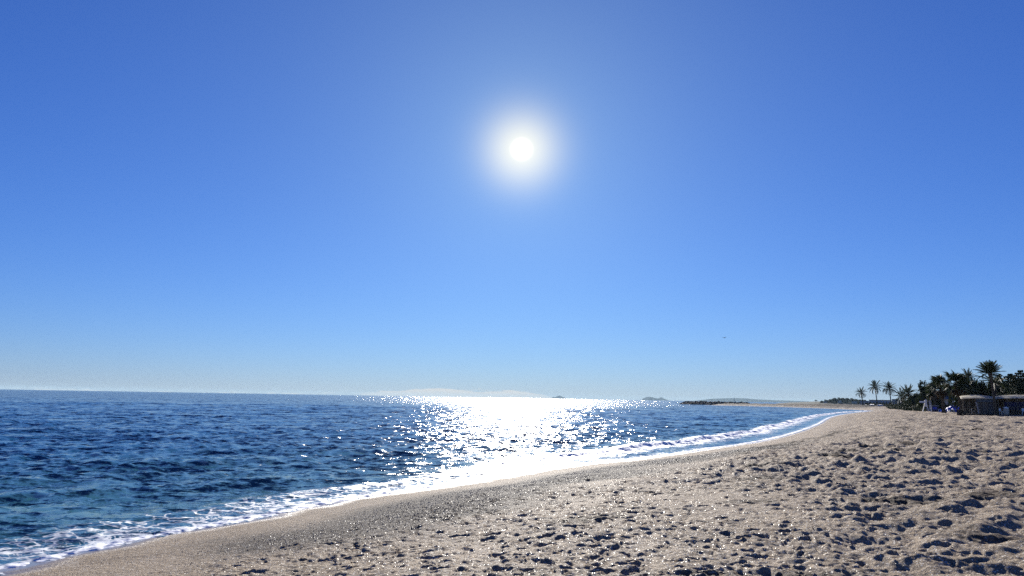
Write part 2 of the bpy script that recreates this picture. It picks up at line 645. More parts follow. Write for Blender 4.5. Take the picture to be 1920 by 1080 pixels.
def sand_material():
    m_ = bpy.data.materials.new('beach_sand')
    m_.use_nodes = True
    n = NT(m_.node_tree)
    b = m_.node_tree.nodes['Principled BSDF']
    inland = n.attr('inland')
    gravel_and_shade = n.attr('gravel_and_shade')  # stony band near by, plus backlit shade painted on the far spit
    weed_and_shade = n.attr('weed_and_shade')  # wrack patches, plus painted shade on the far spit
    p = n.pos()
    c = n.mix(n.lin(n.noise(p, 0.5, 5, 0.6), 0.3, 0.7), (0.30, 0.238, 0.165), (0.41, 0.33, 0.24))
    grain = n.noise(p, 60.0, 3, 0.8)
    c = n.mix(n.lin(grain, 0.35, 0.65), n.mix(0.5, c, (0.22, 0.17, 0.13)), c)
    # grit: dark and pale specks of stone and shell
    cellc = n.voro(p, 75.0, 'F1', 'Color')
    cs = n.new('ShaderNodeSeparateColor')
    n.link(cellc, cs.inputs[0])
    fgrit = n.m('ADD', 0.10, n.m('MULTIPLY', gravel_and_shade, 0.85))
    isdark = n.m('LESS_THAN', cs.outputs[0], fgrit)
    c = n.mix(n.m('MULTIPLY', isdark, 0.8), c, (0.11, 0.095, 0.085))
    c = n.mix(n.m('MULTIPLY', n.ss(n.m('ADD', gravel_and_shade, n.m('MULTIPLY', n.noise(p, 3.0, 4, 0.7), 0.9)), 0.55, 1.0), 0.85), c, (0.075, 0.062, 0.052))
    ispale = n.m('GREATER_THAN', cs.outputs[1], 0.93)
    c = n.mix(n.m('MULTIPLY', ispale, 0.8), c, (0.78, 0.76, 0.72))
    c = n.mix(n.m('MULTIPLY', n.ss(n.m('ADD', weed_and_shade, n.m('MULTIPLY', n.noise(p, 6.0, 4, 0.7), 0.8)), 0.75, 1.05), 0.85), c, (0.055, 0.04, 0.03))
    wet = n.ss(n.m('ADD', inland, n.m('MULTIPLY', n.noise(p, 0.9, 3, 0.5), 1.2)), 1.0, 1.9, 1.0, 0.0)
    c = n.mix(n.m('MULTIPLY', wet, 0.6), c, (0.15, 0.115, 0.08))
    n.link(c, b.inputs['Base Color'])
    n.link(n.m('ADD', 0.75, n.m('MULTIPLY', wet, -0.6)), b.inputs['Roughness'])
    n.link(n.m('ADD', 0.03, n.m('MULTIPLY', wet, 0.37)), b.inputs['Specular IOR Level'])
    # relief of grains
    hgt = n.m('ADD', n.m('MULTIPLY', n.noise(p, 9.0, 5, 0.65), 0.11), n.m('MULTIPLY', n.noise(p, 45.0, 3, 0.8), 0.025))
    hgt = n.m('ADD', hgt, n.m('MULTIPLY', n.m('MULTIPLY', n.voro(p, 42.0), gravel_and_shade), 0.06))
    rough = n.m('ADD', n.m('MULTIPLY', n.noise(p, 1.7, 4, 0.65), 0.5), n.m('MULTIPLY', n.noise(p, 4.0, 3, 0.6), 0.2))
    hgt = n.m('ADD', hgt, n.m('MULTIPLY', rough, n.attr('coarse')))
    bump = n.new('ShaderNodeBump')
    n.link(n.m('SUBTRACT', 1.0, wet), bump.inputs['Strength'])
    bump.inputs['Distance'].default_value = 1.0
    n.link(hgt, bump.inputs['Height'])
    n.link(bump.outputs[0], b.inputs['Normal'])
    # glitter: a few flat shell and mica grains that mirror the sun
    gl = n.new('ShaderNodeBsdfGlossy')
    gl.inputs['Roughness'].default_value = 0.22
    gl.inputs['Color'].default_value = (0.8, 0.8, 0.8, 1)
    gc = n.voro(p, 85.0, 'F1', 'Color')
    gs = n.new('ShaderNodeSeparateColor')
    n.link(gc, gs.inputs[0])
    tilt = n.vm('SCALE', n.vm('SUBTRACT', gc, (0.5, 0.5, 0.5)).outputs[0], scale=1.7).outputs[0]
    gn = n.vm('NORMALIZE', n.vm('ADD', n.new('ShaderNodeNewGeometry').outputs['Normal'], tilt).outputs[0]).outputs[0]
    n.link(gn, gl.inputs['Normal'])
    mx = n.new('ShaderNodeMixShader')
    amount = n.m('MULTIPLY', n.m('LESS_THAN', n.voro(p, 85.0), 0.4), n.m('ADD', 0.0003, n.m('MULTIPLY', n.attr('sparkle'), 0.018)))
    n.link(amount, mx.inputs[0])
    n.link(b.outputs[0], mx.inputs[1])
    n.link(gl.outputs[0], mx.inputs[2])
    n.link(mx.outputs[0], m_.node_tree.nodes['Material Output'].inputs[0])
    return m_


def make_beach():
    rows = rows_list([(0.6, 5.2, 0.06), (5.2, 20, 0.0036), (20, 60, 0.0042), (60, 200, 0.005), (200, 800, 0.011), (800, 19600, 0.06)])
    X, Y, R = fan_grid(rows)
    S = signed_shore(X, Y)
    Z = base_height(S)
    res = np.maximum(np.gradient(rows)[:, None] * np.ones_like(X), R * 0.0018)
    dry = sstep(S, 2.6, 5.5)
    # loose, churned sand to the right; firmer and grittier towards the water
    right = sstep(X * 0.8 - Y * 0.28 + 1.6 * vnoise(X * 0.12, Y * 0.12, 2), 0.6, 4.0)
    right = sstep(X * 0.8 - Y * 0.22 + 0.8 * vnoise(X * 0.3, Y * 0.3, 2), -0.1, 1.8)
    far = sstep(Y, 14, 22) * sstep(S, 7.5, 10.5)
    loose = np.maximum(right, far)
    prob = 0.85 * sstep(S, 3.5, 7.0) * (0.75 + 0.9 * vnoise(X * 0.35, Y * 0.35, 8)) + 0.5 * loose + 0.03
    nearright = sstep(X - 0.42 * Y, -0.6, 2.2) * (1 - sstep(Y, 11, 17))
    X0, Y0 = X, Y
    X = X0 + 0.07 * vnoise(X0 * 4.0, Y0 * 4.0, 9) + 0.03 * vnoise(X0 * 11.0, Y0 * 11.0, 10)
    Y = Y0 + 0.07 * vnoise(X0 * 4.0, Y0 * 4.0, 11) + 0.03 * vnoise(X0 * 11.0, Y0 * 11.0, 12)
    prob = np.clip(prob, 0, 1) * dry
    f1 = sstep(0.32 / res, 0.8, 2.2)
    Z = Z + dents(X + 7, Y + 2, 0.16, 0.017, np.clip(prob * 0.9 + 0.15, 0, 1), 500, 0.2, 0.45, 1.8) * sstep(0.12 / res, 0.8, 2) * dry * (1 - 0.5 * nearright)
    Z = Z + dents(X, Y, 0.40, 0.038, prob * (1 - 0.8 * nearright), 100, 0.22, 0.42, 2.1) * f1 * dry
    Z = Z + dents(X + 0.2, Y + 0.13, 0.25, 0.030, prob * (0.8 + 0.2 * loose) * (1 - 0.8 * nearright), 200, 0.18, 0.42) * f1 * dry
    Z = Z + dents(X + 3.2, Y + 1.13, 0.75, 0.085, (0.75 * loose * far + 0.12 * loose) * (1 - nearright), 300, 0.22, 0.4, 1.8) * 0.38 * sstep(0.5 / res, 0.7, 1.8) * dry
    lz = (1 - 0.88 * nearright) * np.clip(loose * (0.75 + 0.5 * vnoise(X * 0.25, Y * 0.3, 14)), 0, 1)
    Z = Z + dry * lz * (craters(X, Y, 0.31, 0.085, 400) * sstep(0.5 / res, 0.7, 1.6) + craters(X + 5, Y, 0.20, 0.045, 410) * sstep(0.3 / res, 0.8, 2))
    Z = Z + dry * far * craters(X * 0.8, Y, 1.2, 0.07 + 0.12 * sstep(Y, 30, 60), 420) * sstep(1.6 / res, 0.8, 2)
    X, Y = X0, Y0
    # mounds
    Z = Z + dry * (0.05 * fbm(X * 0.35, Y * 0.35, 3, 50) + loose * 0.07 * fbm(X * 1.6, Y * 1.6, 3, 51) * sstep(0.3 / res, 0.8, 2))
    # long soft ridges lower right, running away to the right
    u = (X - Y) * 0.7071
    v = (X + Y) * 0.7071
    rid = vnoise(u * 1.5 + 0.4 * vnoise(v * 0.5, u * 0.5, 61), v * 0.28, 60)
    Z = Z + dry * nearright * (0.075 * rid + 0.03 * vnoise(u * 3.1, v * 0.7, 62))
    # the mounded, trodden band further up the beach
    Z = Z + dry * far * 0.11 * fbm(X * 1.2, Y * 0.9, 4, 70) * sstep(0.8 / res, 0.6, 1.6)
    Z = Z + dry * sstep(Y, 25, 70) * (0.09 * fbm(X * 0.45, Y * 0.4, 3, 71) + 0.10 * vnoise(X * 1.3, Y * 0.8, 73) * sstep(1.0 / res, 0.8, 2.0))
    Z = Z + dry * sstep(Y, 220, 330) * 0.6 * np.abs(fbm(X * 0.09, Y * 0.06, 3, 72))
    fine = sstep(0.07 / res, 0.8, 2)
    Z = Z + dry * fine * 0.014 * fbm(X * 6, Y * 6, 3, 80)
    gr = np.exp(-((S - 5.3) / 2.3) ** 2) * sstep(Y, 10, 15) * (1 - sstep(Y, 34, 48)) * (0.75 + 0.6 * vnoise(X * 0.3, Y * 0.3, 90))
    gr = np.clip(gr * 1.3, 0, 1)
    gr = np.maximum(gr, 0.95 * sstep(Y, 330, 420) * sstep(S, 1.5, 6))  # far spit: its backlit shade put into the sand colour, not stones
    berm = np.exp(-((S - 5.5) / 0.9) ** 2) * sstep(Y, 32, 42) * (1 - sstep(Y, 62, 75))
    weed_and_shade = 0.75 * berm * (0.7 + 0.5 * vnoise(X, Y, 95)) + 0.75 * np.clip(vnoise(X * 0.3, Y * 0.45, 96) - 0.05, 0, 1) * loose
    Z = Z + gr * 0.026 * fbm(X * 8, Y * 8, 2, 81) * fine + 0.02 * berm
    weed_and_shade = weed_and_shade + 0.9 * np.clip(vnoise(X * 0.5, Y * 0.7, 98) - 0.1, 0, 1) * sstep(S, 5, 8)
    weed_and_shade = weed_and_shade + sstep(Y, 300, 420) * (0.55 + 0.3 * vnoise(X * 0.05, Y * 0.05, 97)) * sstep(S, 4, 14)  # more of the far spit's backlit shade, darkening the colour in patches
    spark = (1 - 0.85 * right) * sstep(S, 3, 5) * (1 - sstep(Y, 22, 55))
    # keep the sand under the feet of what stands on it: no ground poking through, and the sea floor stays under the sea
    keep = S > -9
    o = sheet('beach', X, Y, Z, keep, {'inland': S, 'gravel_and_shade': gr, 'weed_and_shade': weed_and_shade, 'sparkle': spark, 'coarse': dry * sstep(R, 30, 90) * 0.7}, sand_material())
    o['kind'] = 'structure'
    return o


make_sea()
beach = make_beach()

# ---------------------------------------------------------------- vegetation
M_trunk = mat('bark', (0.055, 0.042, 0.032), 0.9, 0.1, 0.4, 6)
M_palmtrunk = mat('palm_bark', (0.075, 0.058, 0.042), 0.9, 0.1, 0.4, 8)
M_frond = mat('palm_frond', (0.026, 0.038, 0.014), 0.6, 0.15, 0.3, 2, trans=0.15)
M_dryfrond = mat('dry_frond', (0.07, 0.05, 0.03), 0.8, 0.1, 0.3, 2, trans=0.1)
M_leaf = mat('broad_leaf', (0.026, 0.036, 0.015), 0.7, 0.1, 0.5, 0.8, trans=0.12)
M_pine = mat('pine_needles', (0.020, 0.030, 0.014), 0.7, 0.1, 0.5, 0.8, trans=0.08)
M_faded = mat('scrub', (0.05, 0.06, 0.03), 0.8, 0.1, 0.4, 0.5)


def frond_mesh(name, L, droop, wide, n=16, r=None):
    """a feather palm leaf: an arching rachis with narrow leaflets along both sides; grows along +X"""
    r = r or np.random.default_rng(1)
    V, Fc = [], []
    pts_ = []
    ang_, x, z = 0.0, 0.0, 0.0
    step = L / n
    for i in range(n + 1):
        pts_.append((x, z, ang_))
        ang_ -= droop / n * (0.4 + 1.2 * i / n)
        x += step * math.cos(ang_)
        z += step * math.sin(ang_)
    # rachis: a thin three-sided spine
    for i, (x, z, a) in enumerate(pts_):
        t = 0.035 * L / 3 * (1 - 0.8 * i / n)
        V += [(x, -t, z), (x, t, z), (x, 0, z - t * 1.4)]
    for i in range(n):
        a = i * 3
        for j in range(3):
            b = a + j
            c = a + (j + 1) % 3
            Fc.append((b, c, c + 3, b + 3))
    for i in range(2, n):
        x, z, a = pts_[i]
        t = i / n
        ll = wide * L * (math.sin(math.pi * min(1, 0.12 + t * 0.9)) ** 0.6) * (0.85 + 0.3 * r.random())
        for sd in (-1, 1):
            for h in (0.0, 0.5):
                xx, zz = x + step * h * math.cos(a), z + step * h * math.sin(a)
                fw = ll * 0.62
                tip = (xx + fw * math.cos(a), sd * ll * 0.75, zz + fw * math.sin(a) - ll * (0.28 + 0.2 * r.random()))
                w_ = 0.035 * L / 3
                o = len(V)
                V += [(xx - w_, 0, zz), (xx + w_, 0, zz), ((xx + tip[0]) / 2 + w_, tip[1] * 0.5, (zz + tip[2]) / 2 + 0.02), tip]
                Fc.append((o, o + 1, o + 2, o + 3))
    return mesh_np(name, V, Fc)


def fan_mesh(name, L, r):
    """a fan palm leaf: a stalk and a pleated disc of pointed segments; grows along +X"""
    V, Fc = [], []
    st = L * 0.5
    V += [(0, -0.02, 0), (0, 0.02, 0), (st, 0.015, -0.03), (st, -0.015, -0.03)]
    Fc.append((0, 1, 2, 3))
    n = 13
    for i in range(n):
        a = math.radians(-100 + 200 * (i + 0.5) / n)
        rr = L * 0.62 * (1 - 0.25 * abs(a) / 1.8) * (0.9 + 0.2 * r.random())
        o = len(V)
        hw = math.radians(8.2)
        m_ = rr * 0.55
        V += [(st, 0, 0), (st + m_ * math.cos(a - hw), m_ * math.sin(a - hw), -0.02 * (i % 2)),
              (st + rr * math.cos(a), rr * math.sin(a), -0.25 * rr * (0.6 + 0.8 * r.random())),
              (st + m_ * math.cos(a + hw), m_ * math.sin(a + hw), 0.03 * (i % 2))]
        Fc.append((o, o + 1, o + 2, o + 3))
    return mesh_np(name, V, Fc)


_r = np.random.default_rng(11)
FEATHER = [frond_mesh('frond', 3.0, d, 0.20, 16, _r) for d in (0.5, 0.95, 1.4, 1.9)]
FAN = [fan_mesh('frond', 1.5, _r) for _ in range(3)]
for me in FEATHER + FAN:
    me.materials.append(M_frond)
DRYFAN = [fan_mesh('frond', 1.4, _r) for _ in range(2)]
for me in DRYFAN:
    me.materials.append(M_dryfrond)


def trunk_mesh(h, r0, r1, lean=(0, 0), bulge=0.0, rings=14, seed=0):
    r = random.Random(seed)
    mb = MB()
    P, Rd = [], []
    for i in range(rings + 1):
        t = i / rings
        P.append((lean[0] * t ** 1.4, lean[1] * t ** 1.4, h * t))
        Rd.append((r0 + (r1 - r0) * t) * (1 + (0.09 if i % 2 else -0.05)) + bulge * math.exp(-((1 - t) / 0.08) ** 2) + 0.5 * r0 * math.exp(-t * 14))
    mb.tube(P, Rd, 8)
    return mb


def add_fronds(root, top, meshes, n, scale, el_lo, el_hi, seed, size_var=0.15, material=None):
    r = random.Random(seed)
    for i in range(n):
        t = (i + 0.5) / n
        el = el_lo + (el_hi - el_lo) * t + r.uniform(-0.12, 0.12)
        az = i * 2.39996 + r.uniform(-0.25, 0.25)
        if len(meshes) == 4:
            k_ = 3 - min(3, int(4 * (t + r.uniform(-0.12, 0.12)) + 0.0)) if t < 0.98 else 0
            k_ = max(0, min(3, k_))
        else:
            k_ = r.randrange(len(meshes))
        o = bpy.data.objects.new('frond', meshes[k_])
        sc.collection.objects.link(o)
        o.parent = root
        o.location = top
        o.rotation_euler = Matrix.Rotation(az, 3, 'Z').to_4x4().to_3x3().to_euler()
        m3 = Matrix.Rotation(az, 3, 'Z') @ Matrix.Rotation(-el, 3, 'Y') @ Matrix.Rotation(r.uniform(-0.3, 0.3), 3, 'X')
        o.rotation_euler = m3.to_euler()
        s_ = scale * r.uniform(1 - size_var, 1 + size_var)
        o.scale = (s_, s_, s_)


def date_palm(label, px, d, h, r, spread, n, seed, lean=(0, 0), el=(-0.75, 1.45), name='date_palm', bulge=0.12, group=None, dz=0.0, cat='palm tree', stiff=False):
    root = thing(name, label, cat, at(px, d, dz), 0, group)
    trunk_mesh(h, r, r * 0.85, lean, bulge, seed=seed).build('trunk', M_palmtrunk, root)
    if stiff:
        add_fronds(root, (lean[0], lean[1], h), FEATHER[:1], n, spread / 2.8, el[0], el[1], seed)
        add_fronds(root, (lean[0], lean[1], h - 0.1), FEATHER[3:], 6, 0.85, -0.05, 0.3, seed + 3)
    else:
        add_fronds(root, (lean[0], lean[1], h), FEATHER, n, spread / 2.6, el[0], el[1], seed)
    return root


def fan_palm(label, px, d, h, r, spread, n, seed, lean=(0, 0), skirt=10, group=None):
    root = thing('fan_palm', label, 'palm tree', at(px, d), 0, group)
    trunk_mesh(h, r * 1.15, r, lean, 0.05, seed=seed).build('trunk', M_palmtrunk, root)
    rr = random.Random(seed)
    add_fronds(root, (lean[0], lean[1], h), FAN, n, spread / 1.5, -0.5, 1.5, seed, 0.38)
    if skirt:
        add_fronds(root, (lean[0] * 0.9, lean[1] * 0.9, h - 0.5), DRYFAN, skirt, spread / 1.6, -1.35, -0.7, seed + 5, 0.2)
    return root


def leaf_cloud(blobs, n, size, seed, flat=0.0):
    """leaf-sized faces through the outer part of several lumps; returns verts, faces"""
    r = np.random.default_rng(seed)
    B = np.array(blobs, dtype=float)            # x y z rx ry rz
    wgt = (B[:, 3] * B[:, 4] * B[:, 5]) ** 0.67
    which = r.choice(len(B), n, p=wgt / wgt.sum())
    dr = r.normal(size=(n, 3))
    dr /= np.linalg.norm(dr, axis=1)[:, None]
    rad = 0.55 + 0.5 * r.random(n) ** 0.6
    rad *= 1 + 0.16 * np.sin(dr[:, 0] * 7 + which) * np.cos(dr[:, 2] * 6 + which * 2)
    c = B[which, :3] + dr * rad[:, None] * B[which, 3:]
    a = r.normal(size=(n, 3))
    a[:, 2] *= (1 - flat)
    a /= np.linalg.norm(a, axis=1)[:, None]
    b = np.cross(a, r.normal(size=(n, 3)))
    b /= np.linalg.norm(b, axis=1)[:, None]
    s_ = size * (0.6 + 0.8 * r.random(n))[:, None]
    V = np.stack([c - a * s_, c + b * s_ * 0.55, c + a * s_, c - b * s_ * 0.55], 1).reshape(-1, 3)
    F_ = np.arange(4 * n).reshape(n, 4)
    return V, F_


def crown_mesh(kind, seed):
    r = random.Random(seed)
    blobs = []
    if kind == 'round':
        for i in range(13):
            a, t = r.uniform(0, 6.28), r.random()
            rad = (1 - t * 0.75) * 0.62 * r.uniform(0.4, 1.1)
            q = r.uniform(0.24, 0.42)
            blobs.append((math.cos(a) * rad, math.sin(a) * rad, 0.30 + 0.58 * t, q, q, q * 0.8))
        size, n = 0.055, 3400
    elif kind == 'umbrella':
        for i in range(12):
            a, rad = r.uniform(0, 6.28), r.uniform(0.1, 0.78)
            q = r.uniform(0.24, 0.36)
            blobs.append((math.cos(a) * rad, math.sin(a) * rad, 0.78 + 0.1 * (1 - rad) + r.uniform(-0.03, 0.05), q, q, q * 0.42))
        size, n = 0.05, 2600
    else:
        for i in range(12):
            t = i / 11
            a = i * 2.4
            rad = 0.30 * (1 - t) + 0.05
            q = 0.40 * (1 - 0.65 * t) * r.uniform(0.85, 1.15)
            blobs.append((math.cos(a) * rad, math.sin(a) * rad, 0.22 + 0.72 * t, q, q, q * 0.7))
        size, n = 0.05, 3200
    V, F_ = leaf_cloud(blobs, n, size, seed)
    return mesh_np('crown', V, F_), blobs


CROWN = {}
for kd in ('round', 'umbrella', 'upright'):
    CROWN[kd] = [crown_mesh(kd, 40 + i) for i in range(3)]
    for me, _b in CROWN[kd]:
        me.materials.append(M_leaf if kd != 'umbrella' else M_pine)


def tree(name, label, px, d, h, w, kind, var, seed, cat='tree', group=None, low=0.0, dz=0.0):
    """kind gives the crown; a tapered trunk with limbs reaching into the crown's lumps"""
    root = thing(name, label, cat, at(px, d, dz), random.Random(seed).uniform(0, 6.28), group)
    me, blobs = CROWN[kind][var % 3]
    mb = MB()
    mb.tube([(0, 0, -0.2), (0.02 * h, 0, h * 0.22), (0, 0.02 * h, h * 0.55)], [h * 0.035, h * 0.026, h * 0.012], 7)
    for b in blobs[::2]:
        mb.tube([(0.02 * h, 0, h * 0.2), (b[0] * w * 0.25, b[1] * w * 0.25, h * (b[2] * 0.7)), (b[0] * w / 2, b[1] * w / 2, h * b[2])], [h * 0.018, h * 0.01, h * 0.004], 5)
    mb.build('trunk', M_trunk, root)
    o = bpy.data.objects.new('crown', me)
    sc.collection.objects.link(o)
    o.parent = root
    o.scale = (w / 2, w / 2, h * (1 - low))
    o.location = (0, 0, 0)
    return root


def norfolk_pine(label, px, d, h, w, seed, gap=0.0):
    """tiers of flat branches on a straight trunk, as on the two trees above the bar"""
    root = thing('norfolk_pine', label, 'tree', at(px, d))
    MB().tube([(0, 0, -0.2), (0, 0, h * 0.5), (0, 0, h)], [h * 0.025, h * 0.015, h * 0.004], 7).build('trunk', M_trunk, root)
    r = random.Random(seed)
    nt_ = 14
    for i in range(nt_):
        t = i / (nt_ - 1)
        z = h * (0.22 + 0.76 * t)
        rad = w / 2 * (1 - t) ** 0.6 + 0.35
        blobs, mb = [], MB()
        nb = 6
        a0 = r.uniform(0, 6.28)
        for j in range(nb):
            a = a0 + j * 6.283 / nb + r.uniform(-0.15, 0.15)
            L = rad * r.uniform(0.85, 1.1)
            for q in (0.35, 0.65, 0.92):
                blobs.append((math.cos(a) * L * q, math.sin(a) * L * q, 0.10 * L * q * q, L * 0.20, L * 0.20, 0.14 + 0.02 * h * (1 - t)))
        V, F_ = leaf_cloud(blobs, 520 if t < 0.7 else 260, 0.16, seed * 20 + i, 0.5)
        o = link('branch_tier', mesh_np('branch_tier', V, F_), M_pine, root)
        o.location = (0, 0, z)
    return root


# three slender palms on the far beach
date_palm('shortest of three slender feather palms on the far beach, nearest the water', 1618, 450, 7.6, 0.30, 3.4, 34, 1, (-0.8, 0), group='slender palms on the far beach', bulge=0.2)
date_palm('tallest of three slender feather palms on the far beach, standing between the other two', 1645, 420, 10.6, 0.26, 3.9, 38, 2, (-0.9, 0), group='slender palms on the far beach', bulge=0.2)
date_palm('slender feather palm beside the flat-roofed pale house, last of the far three', 1671, 420, 9.9, 0.28, 3.9, 38, 3, (-0.6, 0), group='slender palms on the far beach', bulge=0.2)
# bushy pair at the start of the grove
date_palm('low bushy feather palm at the seaward end of the grove', 1692, 262, 4.2, 0.30, 2.9, 34, 4, group='bushy palms at the seaward end of the grove')
date_palm('taller bushy feather palm just inland of the low one at the end of the grove', 1704, 255, 5.2, 0.30, 3.0, 36, 5, group='bushy palms at the seaward end of the grove')
# the tall date palm by the beach bar and its thin neighbour
date_palm('tall feather palm with a huge upswept crown rising over the beach bar', 1867, 109.4, 6.2, 0.18, 1.85, 64, 6, (-0.5, 0), (0.3, 1.5), bulge=0.16, stiff=True)
date_palm('thin palm with hanging fronds close beside the tall palm at the beach bar', 1868, 115, 5.0, 0.12, 2.3, 18, 7, (0.15, 0), (-0.1, 0.9), bulge=0.05)
date_palm('palm with a small round tuft showing above the trees behind the beach bar', 1819, 150, 7.0, 0.18, 1.7, 30, 8, (0.1, 0), (-0.1, 1.5), bulge=0.05)
# fan palms on the sand
fan_palm('ragged fan palm standing alone on open sand near the blue covers', 1769, 138, 5.1, 0.27, 1.85, 40, 9, (-0.35, 0), 12)
fan_palm('shorter leafy fan palm just behind the lone ragged one', 1753, 166, 4.6, 0.22, 2.0, 34, 10, (0.2, 0), 8)
fan_palm('tall shaggy fan palm at the seaward corner of the beach bar', 1804, 121, 5.0, 0.22, 1.75, 44, 12, (-0.85, 0), 16)
fan_palm('second shaggy fan palm with its trunk against the bar wall', 1808, 122.5, 3.9, 0.20, 1.7, 34, 13, (0.25, 0), 14)
# broadleaf trees of the grove
grove = [
    ('dark round tree between the bushy palms and the white lifeguard stand', 1722, 190, 4.2, 6.4, 'round', 0),
    ('low broad bush-like tree right behind the low hedge', 1712, 210, 3.6, 7.0, 'round', 1),
    ('dense round tree towering directly behind the white lifeguard stand', 1737, 172, 6.2, 6.8, 'round', 2),
    ('upright dark tree behind the blue kiosk', 1750, 168, 5.9, 5.2, 'upright', 0),
    ('dark tree over the slate roofed house in the gap of the grove', 1781, 178, 6.0, 5.5, 'round', 1),
    ('broad dark tree behind the shaggy fan palms at the bar corner', 1806, 150, 6.6, 6.4, 'round', 2),
    ('wide rounded tree behind the seaward half of the bar roof', 1826, 148, 6.3, 6.6, 'round', 0),
    ('low round tree showing between the bar roof and the tall palm', 1842, 146, 5.6, 5.0, 'round', 1),
    ('rounded tree close behind the trunk of the tall palm', 1872, 142, 6.2, 6.2, 'round', 2),
    ('dark tree at the foot of the first tiered pine', 1889, 140, 5.4, 5.6, 'upright', 1),
    ('dense tree filling the space between the two tiered pines', 1908, 142, 6.2, 5.0, 'round', 0),
    ('tree behind the bar at the edge of the view, past the second tiered pine', 1936, 140, 6.6, 7.0, 'round', 1),
    ('last broad tree of the grove, just out beyond the bar', 1975, 138, 7.0, 8.0, 'round', 2),
    ('small round bush closing the gap under the lone fan palm', 1765, 190, 3.4, 5.0, 'round', 1),
]
for i, (lab, px, d, h, w, kd, v) in enumerate(grove):
    tree('broadleaf_tree', lab, px, d, h, w, kd, v, 60 + i, group='trees of the grove behind the beach')
norfolk_pine('tiered pine with a flat-topped crown above the bar', 1898.5, 138, 7.2, 5.4, 3)
norfolk_pine('taller tiered pine cut by the edge of the view', 1919, 132, 7.6, 5.6, 5)

# ---------------------------------------------------------------- beach bar
M_canvas = mat('cream_canvas', (0.90, 0.86, 0.74), 0.8, 0.2, 0.08, 3, trans=0.7)
M_wood = mat('weathered_wood', (0.10, 0.08, 0.06), 0.85, 0.2, 0.35, 4)
M_darkwood = mat('dark_wood', (0.030, 0.026, 0.024), 0.85, 0.2, 0.35, 4)
M_wall = mat('grey_board', (0.11, 0.105, 0.10), 0.85, 0.2, 0.3, 3)
M_white = mat('white_paint', (0.78, 0.77, 0.74), 0.6, 0.4, 0.08, 3)
M_grey = mat('grey_render', (0.30, 0.30, 0.30), 0.9, 0.2, 0.2, 1)
M_blue = mat('blue_cover', (0.02, 0.05, 0.45), 0.5, 0.4, 0.3, 2)
M_navy = mat('navy_paint', (0.010, 0.014, 0.075), 0.6, 0.4, 0.2, 2)
M_steel = mat('steel', (0.35, 0.35, 0.36), 0.35, 0.5, metallic=0.8)
M_glassdark = mat('dark_glass', (0.02, 0.024, 0.03), 0.12, 0.5)


def canopy_mesh(L, D, rise, sag, nx=18, ny=8, th=0.05):
    """a stretched awning, higher along the middle, sagging between its posts; real thickness"""
    V, Fc = [], []
    for side in (0, 1):
        for j in range(ny + 1):
            for i in range(nx + 1):
                u, v = i / nx, j / ny
                z = rise * math.sin(math.pi * min(1, max(0, u * 0.9 + 0.1))) * math.sin(math.pi * v) ** 0.7 + sag * abs(math.sin(u * math.pi * 4)) * (0.3 + 0.7 * math.sin(math.pi * v))
                z += 0.14 * math.sin(math.pi * u) ** 0.8 + 0.42 * v - 0.2
                V.append(((u - 0.5) * L, (v - 0.5) * D, z - side * th))
    n1 = (nx + 1) * (ny + 1)
    for j in range(ny):
        for i in range(nx):
            a = j * (nx + 1) + i
            Fc.append((a, a + 1, a + nx + 2, a + nx + 1))
            Fc.append((n1 + a + nx + 1, n1 + a + nx + 2, n1 + a + 1, n1 + a))
    ring = [j * (nx + 1) for j in range(ny, -1, -1)] + list(range(1, nx + 1)) + [j * (nx + 1) + nx for j in range(1, ny + 1)] + [ny * (nx + 1) + i for i in range(nx - 1, 0, -1)]
    for a, b in zip(ring, ring[1:] + ring[:1]):
        Fc.append((b, a, a + n1, b + n1))
    return mesh_np('canopy', V, Fc, False)


def bar(label, px0, px1, d, wall_px, name='beach_bar'):
    a0, a1 = math.atan(col_dir(px0)), math.atan(col_dir(px1))
    am = (a0 + a1) / 2
    cx, L = math.tan(am) * d, (a1 - a0) * d / math.cos(am)
    root = thing(name, label, 'beach bar', (cx, d, ground_z(cx, d) - 0.05), -am * 0.92)
    D = 4.0
    MB().box((0, D / 2, 0.13), (L + 0.5, D + 1.2, 0.36)).build('deck', M_darkwood, root)
    n = max(3, int(L / 0.32))
    for i in range(n):
        MB().box((-L / 2 - 0.1 + (L + 0.2) * (i + 0.5) / n, -0.62, 0.13), ((L + 0.2) / n * 0.86, 0.04, 0.32)).build('plank', M_darkwood, root)
    np_ = 6
    for i in range(np_):
        x = -L / 2 + L * i / (np_ - 1)
        for y in (0, D):
            MB().box((x, y, 1.45), (0.13, 0.13, 2.4)).build('post', M_wood, root)
    MB().box((0, 0, 2.62), (L + 0.3, 0.12, 0.16)).build('beam', M_wood, root)
    o = link('canopy', canopy_mesh(L + 0.7, D + 0.8, 0.22, 0.03), M_canvas, root, (0, D / 2, 2.72))
    # seaward side: boards with gaps, a counter and an open end
    wl = MB()
    MB().box((0, D - 0.2, 1.4), (L, 0.08, 2.3)).build('back_wall', M_darkwood, root)
    m = int(L * wall_px / 0.24)
    for i in range(m):
        x = L / 2 - L * wall_px + L * wall_px * (i + 0.5) / m
        MB().box((x, 0.10 + 0.01 * (i % 2), 1.28), (L * wall_px / m * 0.94, 0.04, 2.02 + 0.03 * (i % 3))).build('board', M_wall, root)
    m = int(L * (1 - wall_px) / 0.3)
    for i in range(m):
        x = -L / 2 + 0.2 + (L * (1 - wall_px) - 0.3) * i / m
        MB().box((x, 0.02, 0.78), (0.09, 0.05, 1.05)).build('slat', M_wood, root)
    MB().box((-L * wall_px / 2, 0.05, 1.33), (L * (1 - wall_px), 0.35, 0.07)).build('counter', M_wood, root)
    return root


